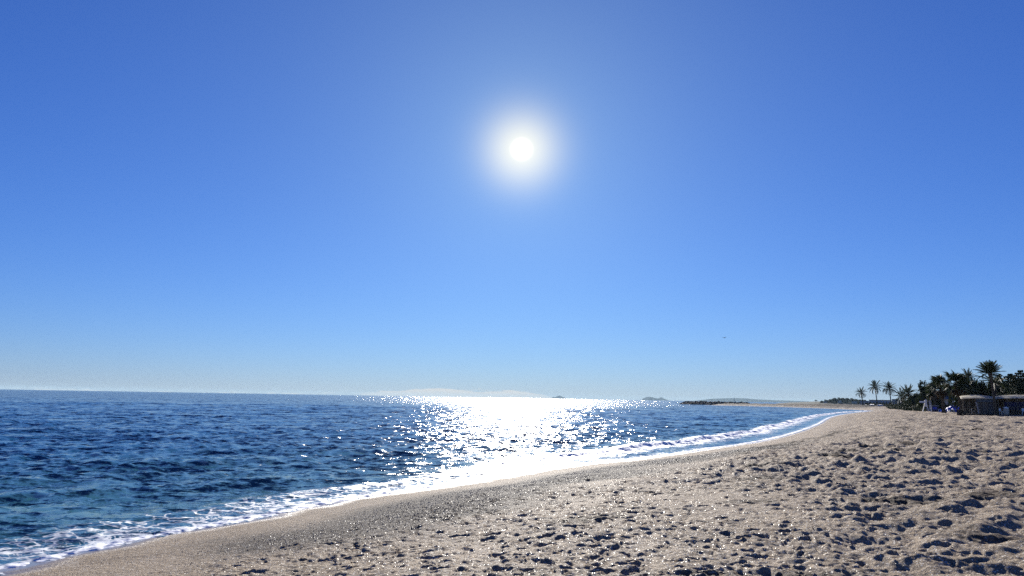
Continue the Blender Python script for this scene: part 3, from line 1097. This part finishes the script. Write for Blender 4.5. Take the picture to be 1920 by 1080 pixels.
b1 = bar('low beach bar with a pale curved canvas roof beside the tall palm', 1807, 1863, 112, 0.55)
MB().box((0.9, -0.12, 2.28), (2.3, 0.03, 0.42)).build('awning', mat('grey_blue_cloth', (0.07, 0.09, 0.11), 0.8), b1)
MB().tube([(-0.30, -0.45, 2.05), (-0.12, -0.42, 1.0), (-0.06, -0.40, 0.35)], 0.085, 7).build('drain_pipe', M_grey, b1)
b2 = bar('dark open-fronted beach bar under a thin white roof, cut by the edge of the view', 1872, 1965, 110, 0.15)
MB().box((-0.9, 1.2, 1.5), (2.6, 0.05, 1.2)).build('curtain', M_navy, b2)
MB().box((2.0, 0.8, 2.0), (3.0, 0.05, 0.6)).build('curtain', M_navy, b2)

# things standing in and around the bar
z_ = at(1885, 109)
root = thing('wine_barrel', 'pale wooden barrel standing in the shade of the open bar', 'barrel', z_ + Vector((0, -0.1, 0.17)))
P, Rd = [], []
for i in range(9):
    t = i / 8
    P.append((0, 0, 0.95 * t))
    Rd.append(0.28 + 0.09 * math.sin(math.pi * t))
MB().tube(P, Rd, 16).build('staves', mat('pale_oak', (0.38, 0.33, 0.24), 0.7, 0.3, 0.3, 8), root, True)
for zz in (0.12, 0.34, 0.62, 0.84):
    MB().tube([(0, 0, zz - 0.025), (0, 0, zz + 0.025)], 0.29 + 0.09 * math.sin(math.pi * zz / 0.95), 16).build('hoop', M_steel, root)
o = MB().box((0, 0, 0.06), (0.55, 0.4, 0.12)).tube([(0, 0, 0.12), (0, 0, 0.2)], [0.2, 0.12], 10).build('tray', M_white)
o.location = z_ + Vector((0, -0.1, 0.17 + 0.952))
tag(o, 'white serving tray lying on the pale barrel', 'tray')


def chair(label, px, d, rz, group):
    root = thing('cafe_chair', label, 'chair', at(px, d, 0.20), rz, group)
    MB().box((0, 0, 0.45), (0.45, 0.45, 0.04)).build('seat', M_white, root)
    for x in (-0.19, 0.19):
        for y in (-0.19, 0.19):
            MB().box((x, y, 0.22), (0.035, 0.035, 0.44)).build('leg', M_white, root)
    MB().box((0, 0.21, 0.72), (0.44, 0.03, 0.36)).build('backrest', M_white, root)
    return root


chair('white chair beside the pale barrel in the open bar', 1877, 109, 0.4, 'white chairs at the bar')
chair('white chair at the edge of the view under the thin white roof', 1919, 108.5, -0.5, 'white chairs at the bar')
chair('white chair inside the seaward end of the low bar', 1824, 113, 0.9, 'white chairs at the bar')
root = thing('storage_crate', 'small dark crate standing on the sand outside the seaward end of the bar', 'crate', at(1801, 114))
MB().box((0, 0, 0.42), (0.9, 0.7, 0.84)).build('body', M_darkwood, root)
MB().box((0, 0, 0.87), (0.98, 0.78, 0.06)).build('lid', M_wall, root)

# white lifeguard stand
p0 = at(1736.5, 168)
root = thing('lifeguard_stand', 'white lifeguard stand with splayed legs, a jutting arm board and a grey side panel', 'lifeguard stand', p0, -0.5)
H = 2.45
for sx, y in ((-0.42, -0.4), (0.34, -0.4), (-0.42, 0.9), (0.34, 0.9)):
    MB().tube([(sx * (1.7 if sx < 0 else 1.2), y, 0), (sx * 0.6 - 0.05, y * 0.7, H * 0.62), (sx * 0.45, y * 0.6, H)], [0.11, 0.11, 0.12], 6).build('leg', M_white, root)
MB().box((-0.55, -0.35, H - 0.30), (1.5, 0.6, 0.34)).build('arm_board', M_white, root)
MB().box((-0.02, -0.55, H - 0.55), (0.36, 0.08, 1.6)).build('front_board', M_white, root)
MB().box((0.80, -0.5, H / 2 + 0.1), (0.50, 0.08, H - 0.1)).build('side_panel', mat('grey_board_pale', (0.5, 0.5, 0.5), 0.8, 0.2, 0.15, 3), root)
MB().box((0.2, 0.25, H * 0.55), (0.9, 1.1, 0.06)).build('seat', M_white, root)
for i in range(4):
    MB().box((0.15, -0.42, 0.35 + 0.38 * i), (0.62, 0.05, 0.06)).build('rung', M_white, root)

# blue kiosk, covered boats
p0 = at(1752.5, 160)
root = thing('kiosk', 'small dark blue kiosk with a pale side frame beside the white lifeguard stand', 'kiosk', p0, -0.5)
MB().box((0, 0.5, 0.65), (1.25, 1.2, 1.3)).build('body', M_navy, root)
MB().box((0, 0.5, 1.36), (1.45, 1.4, 0.1)).build('roof', M_grey, root)
MB().box((-0.72, -0.15, 0.62), (0.12, 0.12, 1.24)).build('post', M_white, root)
MB().box((0.66, -0.1, 0.35), (0.10, 0.12, 0.7)).build('post', M_white, root)
MB().box((0.0, -0.13, 0.8), (0.8, 0.05, 0.5)).build('shutter', M_blue, root)


def cover_mound(name, label, px, d, w, h, dep, seed, material, group):
    V, Fc = [], []
    nx, ny = 22, 9
    r = random.Random(seed)
    ph = [r.uniform(0, 6.28) for _ in range(4)]
    for j in range(ny + 1):
        for i in range(nx + 1):
            u, v = i / nx * 2 - 1, j / ny * 2 - 1
            e = max(0.0, 1 - abs(u) ** 2.2) ** 0.6 * max(0.0, 1 - abs(v) ** 3) ** 0.5
            f = 0.72 + 0.2 * math.sin(u * 5 + ph[0]) + 0.12 * math.sin(u * 11 + v * 3 + ph[1]) + 0.06 * math.sin(u * 23 + ph[2])
            V.append((u * w / 2, v * dep / 2, h * e * f - 0.03))
    for j in range(ny):
        for i in range(nx):
            a = j * (nx + 1) + i
            Fc.append((a, a + 1, a + nx + 2, a + nx + 1))
    n1 = len(V)
    V += [(x, y, -0.12) for x, y, z in V]
    Fc += [tuple(n1 + q for q in f[::-1]) for f in Fc[:]]
    o = link(name, mesh_np(name, V, Fc, False), material, None, at(px, d))
    return tag(o, label, 'cover', group)


cover_mound('boat_cover', 'big royal blue cover heaped over beach gear, with white hulls lying before it', 1785, 158, 3.6, 1.7, 2.2, 1, M_blue, 'blue covers on the sand')
cover_mound('boat_cover', 'low royal blue cover sloping down to the shaggy fan palm', 1794, 156, 2.9, 1.2, 1.8, 2, M_blue, 'blue covers on the sand')
cover_mound('boat_cover', 'small pale blue and white cover bundle behind the trunk of the lone fan palm', 1761.5, 160, 1.1, 0.75, 1.0, 3, mat('pale_blue_cover', (0.22, 0.36, 0.62), 0.6, 0.3, 0.3, 3), 'blue covers on the sand')


def hull(name, label, px, d, L, w, h, rz, tilt, group, material=None):
    V, Fc = [], []
    n = 12
    for i in range(n + 1):
        t = i / n * 2 - 1
        hw = w / 2 * (1 - abs(t) ** 2.5)
        hw = max(hw, 0.02)
        kz = h * 0.35 * abs(t) ** 3
        V += [(t * L / 2, -hw, h), (t * L / 2, -hw * 0.6, kz + 0.08), (t * L / 2, 0, kz), (t * L / 2, hw * 0.6, kz + 0.08), (t * L / 2, hw, h), (t * L / 2, 0, h * 0.82)]
    for i in range(n):
        for j in range(6):
            a, b = i * 6 + j, i * 6 + (j + 1) % 6
            Fc.append((a, b, b + 6, a + 6))
    root = thing(name, label, 'boat', at(px, d, 0.05), rz, group)
    o = link('hull', mesh_np('hull', V, Fc, True), material or M_white, root)
    o.rotation_euler = (tilt, 0, 0)
    MB().box((0, 0, h * 0.95), (0.25, w * 0.9, 0.05)).build('thwart', M_wood, o)
    return root


hull('pedal_boat', 'white hull lying tilted in front of the big blue cover', 1781.5, 152, 1.9, 0.8, 0.5, 0.5, 0.9, 'white boats on the sand')
hull('pedal_boat', 'small white hull propped against the top of the big blue cover', 1776.5, 154.5, 0.9, 0.6, 0.45, 1.2, 0.5, 'white boats on the sand')
hull('rowing_boat', 'white boat drawn up on the far beach under the tallest slender palm', 1636, 425, 5.0, 1.6, 0.8, 0.3, 0.3, 'boats drawn up on the far beach')
hull('rowing_boat', 'white boat drawn up on the far beach before the flat-roofed house', 1652, 410, 4.6, 1.6, 0.7, -0.25, 0.4, 'boats drawn up on the far beach')
hull('rowing_boat', 'small pale boat at the foot of the shortest slender palm', 1626, 440, 3.6, 1.3, 0.6, 0.1, 0.2, 'boats drawn up on the far beach', M_grey)


# low hedge between sand and grove
def hedge(label, px0, px1, d0_, d1_, h, seed, group=None):
    a, b = at(px0, d0_), at(px1, d1_)
    L = (b - a).length
    blobs = [(L * (i + 0.5) / 16, 0.1 * math.sin(i), h * 0.5, L / 20, 0.8, h * (0.5 + 0.08 * math.sin(i * 2.3))) for i in range(16)]
    V, F_ = leaf_cloud(blobs, 4200, 0.16, seed)
    root = thing('hedge', label, 'hedge', a, math.atan2(b.y - a.y, b.x - a.x), group)
    link('foliage', mesh_np('foliage', V, F_), M_pine, root)
    mb = MB()
    for i in range(12):
        x = L * (i + 0.5) / 12
        mb.tube([(x, 0, -0.1), (x + 0.2, 0.1, h * 0.6)], [0.06, 0.03], 5)
    mb.build('stems', M_trunk, root)


hedge('low dark hedge along the sand left of the white lifeguard stand', 1694, 1730, 205, 178, 1.7, 5)
hedge('low dark hedge running on seaward under the bushy palms', 1664, 1697, 330, 215, 1.9, 6)
hedge('dark scrubby hedge in front of the low far houses', 1622, 1668, 445, 400, 1.6, 8)
hedge('scrubby hedge under the trees behind the blue kiosk', 1742, 1806, 176, 160, 1.5, 7)


# ---------------------------------------------------------------- houses
def house(label, px0, px1, d, h, material, storeys, nwin, flat=True, roofmat=None, dz=0.0, dep=9.0, group=None):
    a0, a1 = math.atan(col_dir(px0)), math.atan(col_dir(px1))
    am = (a0 + a1) / 2
    cx, L = math.tan(am) * d, (a1 - a0) * d / math.cos(am)
    root = thing('house', label, 'house', (cx + dep / 2 * math.sin(am), d + dep / 2 * math.cos(am), max(0.5, ground_z(cx, d)) - 0.1 + dz), -am, group)
    MB().box((0, 0, h / 2), (L, dep, h)).build('wall', material, root)
    if flat:
        MB().box((0, 0, h + 0.12), (L + 0.5, dep + 0.5, 0.24)).build('roof', roofmat or M_grey, root)
    else:
        mb = MB()
        e = 0.5
        V = [(-L / 2 - e, -dep / 2 - e, h), (L / 2 + e, -dep / 2 - e, h), (L / 2 + e, dep / 2 + e, h), (-L / 2 - e, dep / 2 + e, h), (-L / 4, 0, h + dep * 0.22), (L / 4, 0, h + dep * 0.22)]
        mb.add(V, [(0, 1, 5, 4), (1, 2, 5), (2, 3, 4, 5), (3, 0, 4), (3, 2, 1, 0)])
        mb.build('roof', roofmat or M_grey, root)
    for s_ in range(storeys):
        for i in range(nwin):
            x = -L / 2 + L * (i + 0.5) / nwin
            z = h * (s_ + 0.5) / storeys
            ww, wh = min(1.6, L / nwin * 0.55), h / storeys * 0.5
            f = MB().box((x, -dep / 2 - 0.03, z), (ww + 0.2, 0.06, wh + 0.2)).build('window', M_white, root)
            MB().box((x, -dep / 2 - 0.075, z), (ww, 0.03, wh)).build('pane', M_glassdark, f)
    return root


M_cream = mat('cream_render', (0.42, 0.40, 0.36), 0.9, 0.2, 0.15, 0.5)
M_palegrey = mat('pale_grey_render', (0.36, 0.37, 0.38), 0.9, 0.2, 0.15, 0.5)
M_slate = mat('slate', (0.10, 0.13, 0.15), 0.6, 0.4, 0.25, 2)
M_tile = mat('roof_tile', (0.26, 0.13, 0.08), 0.9, 0.2, 0.25, 2)
house('flat-roofed pale house between the last slender palm and the bushy palms', 1673, 1685, 430, 3.9, M_cream, 1, 3, roofmat=M_slate)
house('long low pale building behind the two taller slender palms', 1630, 1671, 470, 3.4, M_palegrey, 1, 7, roofmat=M_tile)
house('low grey building behind the shortest slender palm', 1612, 1629, 500, 2.8, M_palegrey, 1, 4, roofmat=M_slate)
house('pale house half hidden behind the bushy palms', 1686, 1704, 330, 3.3, M_cream, 1, 3, roofmat=M_slate)
house('house with a slate roof showing in the gap behind the blue covers', 1768, 1790, 176, 2.9, M_cream, 1, 3, False, M_slate, dep=7)


# ---------------------------------------------------------------- breakwater, far coast, islands
def boulder_field(name, spots, sizes, material, parent=None, seed=1, loc=(0, 0, 0)):
    """many rough boulders joined in one mesh"""
    base = bpy.data.meshes.new('tmp')
    import bmesh
    bm = bmesh.new()
    bmesh.ops.create_icosphere(bm, subdivisions=1, radius=1)
    bm.to_mesh(base)
    bm.free()
    n = len(base.vertices)
    bv = np.zeros(n * 3, np.float32)
    base.vertices.foreach_get('co', bv)
    bv = bv.reshape(-1, 3)
    bf = np.array([tuple(p.vertices) for p in base.polygons])
    bpy.data.meshes.remove(base)
    r = np.random.default_rng(seed)
    V, F_ = [], []
    for i, (p, s_) in enumerate(zip(spots, sizes)):
        q = bv * (1 + r.uniform(-0.28, 0.22, (n, 1))) * np.array([1, 1, 0.7]) * s_ * r.uniform(0.7, 1.2, 3)
        a = r.uniform(0, 6.28)
        R_ = np.array([[math.cos(a), -math.sin(a), 0], [math.sin(a), math.cos(a), 0], [0, 0, 1]])
        V.append(q @ R_.T + np.array(p))
        F_.append(bf + i * n)
    return link(name, mesh_np(name, np.vstack(V), np.vstack(F_)), material, parent, loc)


M_rock = mat('breakwater_rock', (0.075, 0.068, 0.062), 0.9, 0.2, 0.5, 0.8)
A = Vector((col_dir(1279) * 640, 640, 0))
B = Vector((col_dir(1402) * 545, 545, 0))
root = thing('breakwater', 'long dark breakwater of heaped boulders reaching out from the far beach', 'breakwater', A)
r = random.Random(4)
spots, sizes = [], []
for i in range(1300):
    t = r.random()
    c = (B - A) * t
    w = 5.0 * r.uniform(-1, 1)
    top = 2.75 * min(1, 0.35 + t * 9) * (1 - abs(w) / 5.6)
    spots.append((c.x + w * 0.75, c.y + w, top * r.uniform(0.55, 1.0) - 0.2))
    sizes.append(r.uniform(0.7, 1.25))
o = boulder_field('boulders', spots, sizes, M_rock, root, 2)
o['kind'] = 'stuff'
mb = MB()
C0, C1 = (B - A) * 0.05, (B - A)
mb.box(((C0.x + C1.x) / 2, (C0.y + C1.y) / 2, 1.0), ((C1 - C0).length, 4.0, 2.0), math.atan2(B.y - A.y, B.x - A.x))
mb.build('core', M_rock, root)
root = thing('beacon_mast', 'thin lattice mast with a stay standing on the landward end of the breakwater', 'mast', A + (B - A) * 0.82 + Vector((0, 0, 1.9)))
for x, y in ((-0.35, -0.2), (0.35, -0.2), (0, 0.4)):
    MB().tube([(x, y, 0), (x * 0.1, y * 0.1, 3.9)], [0.07, 0.05], 5).build('leg', M_steel, root)
for i in range(4):
    q = 1 - i / 4 * 0.9
    MB().tube([(-0.35 * q, -0.2 * q, 0.4 + i * 0.9), (0.35 * q, -0.2 * q, 0.4 + i * 0.9)], 0.04, 4).build('brace', M_steel, root)
MB().tube([(0, 0, 3.8), (0, 0, 5.4)], [0.05, 0.03], 5).build('antenna', M_steel, root)

# dark clumps on the sand spit
M_scrub = M_faded
for lab, px, d, h, w in (('round dark shrub on the sand spit past the breakwater, the seaward one of two', 1442, 610, 2.6, 3.6),
                         ('round dark shrub on the sand spit past the breakwater, the landward one of two', 1449, 605, 2.9, 4.4)):
    tree('shrub', lab, px, d, h, w, 'round', 1, int(px), cat='shrub', group='shrubs on the sand spit')


def ridge(name, profile, d, depth, material, kind='structure', base=-2.0, jag=0.08, seed=1):
    """land far off: profile is [(px, height above the sea in m)], given a rounded cross-section of real depth"""
    xs = np.array([col_dir(p) * d for p, _ in profile])
    hs = np.array([h for _, h in profile], float)
    nx, ny = 90, 14
    u = np.linspace(0, 1, nx)
    X1 = xs[0] + (xs[-1] - xs[0]) * u
    Hh = np.interp(X1, xs, hs)
    X, V_ = np.meshgrid(X1, np.linspace(-1, 1, ny))
    Hg = np.interp(X, xs, hs)
    rough = 1 + jag * fbm(X / (abs(xs[-1] - xs[0]) / 9), V_ * 2, 4, seed)
    Z = Hg * np.clip(1 - np.abs(V_) ** 1.8, 0, 1) * rough + base * np.abs(V_) ** 3
    Y = d + depth * (V_ * 0.5 + 0.5) + 0.05 * depth * fbm(X / (depth + 1), V_, 2, seed + 3)
    idx = np.arange(nx * ny).reshape(ny, nx)
    q = np.stack([idx[:-1, :-1], idx[:-1, 1:], idx[1:, 1:], idx[1:, :-1]], -1).reshape(-1, 4)
    o = link(name, mesh_np(name, np.stack([X, Y, Z], -1).reshape(-1, 3), q, True), material)
    o['kind'] = kind
    return o


M_hill = mat('far_hillside', (0.06, 0.075, 0.085), 0.95, 0.0, 0.3, 0.004)
ridge('island', [(1215, 0), (1219, 52), (1224, 66), (1231, 60), (1237, 42), (1244, 38), (1249, 60), (1253, 34), (1259, 0)], 14000, 900, M_hill, seed=2)
ridge('island', [(1036, 0), (1042, 38), (1046, 30), (1050, 62), (1054, 66), (1058, 48), (1062, 14), (1068, 0)], 15500, 1400, M_hill, seed=3)
ridge('far_hills', [(1342, 0), (1358, 30), (1375, 52), (1395, 62), (1412, 70), (1432, 66), (1452, 52), (1470, 46), (1500, 42), (1530, 34), (1580, 20), (1640, 20), (1700, 0)], 13500, 2200, M_hill, seed=4)
ridge('headland', [(1515, 0), (1540, 3.0), (1560, 4.5), (1590, 6.5), (1620, 6.0), (1720, 6), (1850, 6), (2000, 0)], 1500, 260, mat('scrubby_ground', (0.045, 0.05, 0.038), 0.9, 0.1, 0.4, 0.05), seed=5, jag=0.15)
for i, (px, h, w) in enumerate(((1530, 6.5, 7), (1541, 5, 12), (1549, 7.0, 18), (1557, 8.0, 20), (1565, 10.5, 22), (1573, 11.0, 20), (1581, 11.0, 22), (1589, 10.8, 22), (1597, 10.5, 20), (1605, 9.2, 22), (1613, 8.2, 22), (1622, 7.8, 24), (1636, 8, 26), (1655, 8, 30), (1676, 8, 30))):
    d = 1560 + 12 * (i % 3)
    side = ('first', 'second', 'third', 'fourth', 'fifth', 'sixth', 'seventh', 'eighth', 'ninth', 'tenth', 'eleventh', 'twelfth', 'thirteenth', 'fourteenth', 'last')[i]
    root = tree('pine_tree', 'hazy %s tree of the far headland, counted from the open sea' % side, px, d, h, w, 'umbrella' if i == 0 else 'round', i, 300 + i, group='trees on the far headland', dz=0)
    root.location.z = 2.5
for lab, px0, px1, h in (('pale two-storey house among the trees at the middle of the far headland', 1571, 1578, 5.5), ('pale low house at the landward end of the far headland', 1597, 1607, 4.5), ('small pale house at the seaward end of the far headland', 1545, 1551, 3.5)):
    hs_ = house(lab, px0, px1, 1535, h, M_cream, 2, 3, roofmat=M_tile, group='houses on the far headland')
    hs_.location.z = 3.0

# sailing boat far out under the sun
p0 = Vector((col_dir(1058.3) * 5200, 5200, 0.2))
root = thing('sailing_boat', 'tiny dark sailing boat on the horizon in front of the hazy island', 'sailing boat', p0, 0.9)
V, Fc = [], []
for i in range(9):
    t = i / 8 * 2 - 1
    hw = max(0.05, 2.4 * (1 - abs(t) ** 2.4))
    V += [(t * 7, -hw, 1.4), (t * 7, 0, -0.4 * (1 - t * t)), (t * 7, hw, 1.4)]
for i in range(8):
    for j in range(3):
        a, b = i * 3 + j, i * 3 + (j + 1) % 3
        Fc.append((a, b, b + 3, a + 3))
link('hull', mesh_np('hull', V, Fc), M_navy, root)
MB().tube([(0.5, 0, 0.5), (0.5, 0, 17)], [0.2, 0.1], 6).build('mast', M_steel, root)
M_sail = mat('tan_sail', (0.10, 0.10, 0.12), 0.8, 0.2, 0.1, 1)
for nm, tri in (('main_sail', [(0.3, 0.05, 2.5), (-5.6, 0.9, 2.3), (0.3, 0.05, 16)]), ('head_sail', [(0.8, 0, 14), (6.6, 0.0, 1.8), (1.2, 1.2, 2.2)])):
    V = tri + [(x, y + 0.06, z) for x, y, z in tri]
    mb = MB()
    mb.add(V, [(0, 1, 2), (5, 4, 3), (0, 3, 4, 1), (1, 4, 5, 2), (2, 5, 3, 0)])
    mb.build(nm, M_sail, root)

# gull
gd = ray(1358.3, 633.6)
root = thing('gull', 'small dark gull gliding high over the far shore', 'bird', Vector((0, 0, EYE)) + gd * 150, 0.6)
M_gull = mat('gull_feather', (0.12, 0.12, 0.13), 0.8)
mb = MB().tube([(-0.24, 0, 0), (-0.12, 0, 0.01), (0.03, 0, 0.02), (0.16, 0, 0.01), (0.25, 0, 0.02)], [0.012, 0.05, 0.062, 0.035, 0.01], 8)
mb.build('body', M_gull, root, True)
for sd in (-1, 1):
    V = []
    for y, z, a, b in ((0.03, 0.03, 0.10, -0.07), (0.3, 0.16, 0.12, -0.05), (0.62, 0.12, 0.02, -0.08)):
        V += [(a, sd * y, z), (b, sd * y, z), (b, sd * y, z - 0.012), (a, sd * y, z - 0.012)]
    mb = MB()
    mb.add(V, [(0, 1, 5, 4), (4, 5, 9, 8), (3, 7, 6, 2), (7, 11, 10, 6), (0, 4, 7, 3), (4, 8, 11, 7), (1, 2, 6, 5), (5, 6, 10, 9), (8, 9, 10, 11)])
    mb.build('wing', M_gull, root)

# ---------------------------------------------------------------- on the sand
from mathutils.bvhtree import BVHTree
bverts = np.zeros(len(beach.data.vertices) * 3, np.float32)
beach.data.vertices.foreach_get('co', bverts)
bverts = bverts.reshape(-1, 3)
M_weed = mat('dry_seaweed', (0.035, 0.026, 0.018), 0.85, 0.2, 0.4, 20)


def near_z(x, y):
    i = np.argmin((bverts[:, 0] - x) ** 2 + (bverts[:, 1] - y) ** 2)
    return float(bverts[i, 2])


def weed_clump(label, px, py, w, h, seed):
    x, y = on_sea(px, py, 1.5)
    z = near_z(x, y)
    blobs = [(0, 0, h * 0.3, w * 0.4, w * 0.3, h * 0.5), (w * 0.25, 0, h * 0.2, w * 0.28, w * 0.25, h * 0.4), (-w * 0.3, 0.02, h * 0.25, w * 0.2, w * 0.2, h * 0.35)]
    V, F_ = leaf_cloud(blobs, 900, min(w, h) * 0.14, seed)
    o = link('seaweed_clump', mesh_np('seaweed_clump', V, F_), M_weed, None, (x, y, z - 0.02))
    tag(o, label, 'seaweed', 'clumps of dry seaweed on the sand')


weed_clump('dark seaweed clump alone on the sand in front of the beach bar', 1832, 803, 0.75, 0.24, 1)
weed_clump('small dark seaweed clump low on the sand at the bottom of the view', 1624, 1072, 0.13, 0.09, 2)

# shells and pebbles scattered over the firm sand: nobody could count them
M_peb = mat('pebble', (0.20, 0.18, 0.165), 0.5, 0.4, 0.7, 40)
r = np.random.default_rng(12)
sel = bverts[:, 1] > 5
cand = bverts[sel]
Rr = np.hypot(cand[:, 0], cand[:, 1])
at_ = np.zeros(len(bverts))
ga = np.zeros(len(bverts), np.float32)
beach.data.attributes['gravel_and_shade'].data.foreach_get('value', ga)
ia = np.zeros(len(bverts), np.float32)
beach.data.attributes['inland'].data.foreach_get('value', ia)
ga, ia = ga[sel], ia[sel]
wt = (0.02 + ga) * (ia > 3.2) * (Rr < 45) * (Rr > 5) * (Rr ** 2 / 400)
wt = wt / wt.sum()
pick = r.choice(len(cand), 26000, p=wt)
P = cand[pick] + np.c_[r.uniform(-0.03, 0.03, (26000, 2)), np.zeros(26000)]
octv = np.array([(1, 0, 0), (-1, 0, 0), (0, 1, 0), (0, -1, 0), (0, 0, 0.6), (0, 0, -0.6)], float)
octf = np.array([(0, 2, 4), (2, 1, 4), (1, 3, 4), (3, 0, 4), (2, 0, 5), (1, 2, 5), (3, 1, 5), (0, 3, 5)])
s_ = 0.004 + 0.014 * r.random(26000) ** 2.5 + 0.006 * ga[pick]
a = r.uniform(0, 6.28, 26000)
st = r.uniform(0.5, 1.0, (26000, 3))
q = octv[None] * st[:, None, :] * s_[:, None, None]
qx = q[..., 0] * np.cos(a)[:, None] - q[..., 1] * np.sin(a)[:, None]
qy = q[..., 0] * np.sin(a)[:, None] + q[..., 1] * np.cos(a)[:, None]
V = np.stack([qx, qy, q[..., 2]], -1) + P[:, None, :] + np.array([0, 0, 0.002])
F_ = (octf[None] + (np.arange(26000) * 6)[:, None, None]).reshape(-1, 3)
o = link('pebbles', mesh_np('pebbles', V.reshape(-1, 3), F_), M_peb)
o['kind'] = 'stuff'

# ---------------------------------------------------------------- the air over the sea
HAZE = 3.8e-5
hz = bpy.data.materials.new('sea_haze')
hz.use_nodes = True
hn = hz.node_tree
hn.nodes.clear()
ho = hn.nodes.new('ShaderNodeOutputMaterial')
hv = hn.nodes.new('ShaderNodeVolumePrincipled')
hv.inputs['Color'].default_value = (0.61, 0.85, 0.97, 1)
hv.inputs['Density'].default_value = HAZE
hv.inputs['Anisotropy'].default_value = 0.0
hn.links.new(hv.outputs[0], ho.inputs['Volume'])
hb = MB().box((0, 0, 33.5), (42000, 42000, 81)).build('haze', hz)
hb['kind'] = 'stuff'
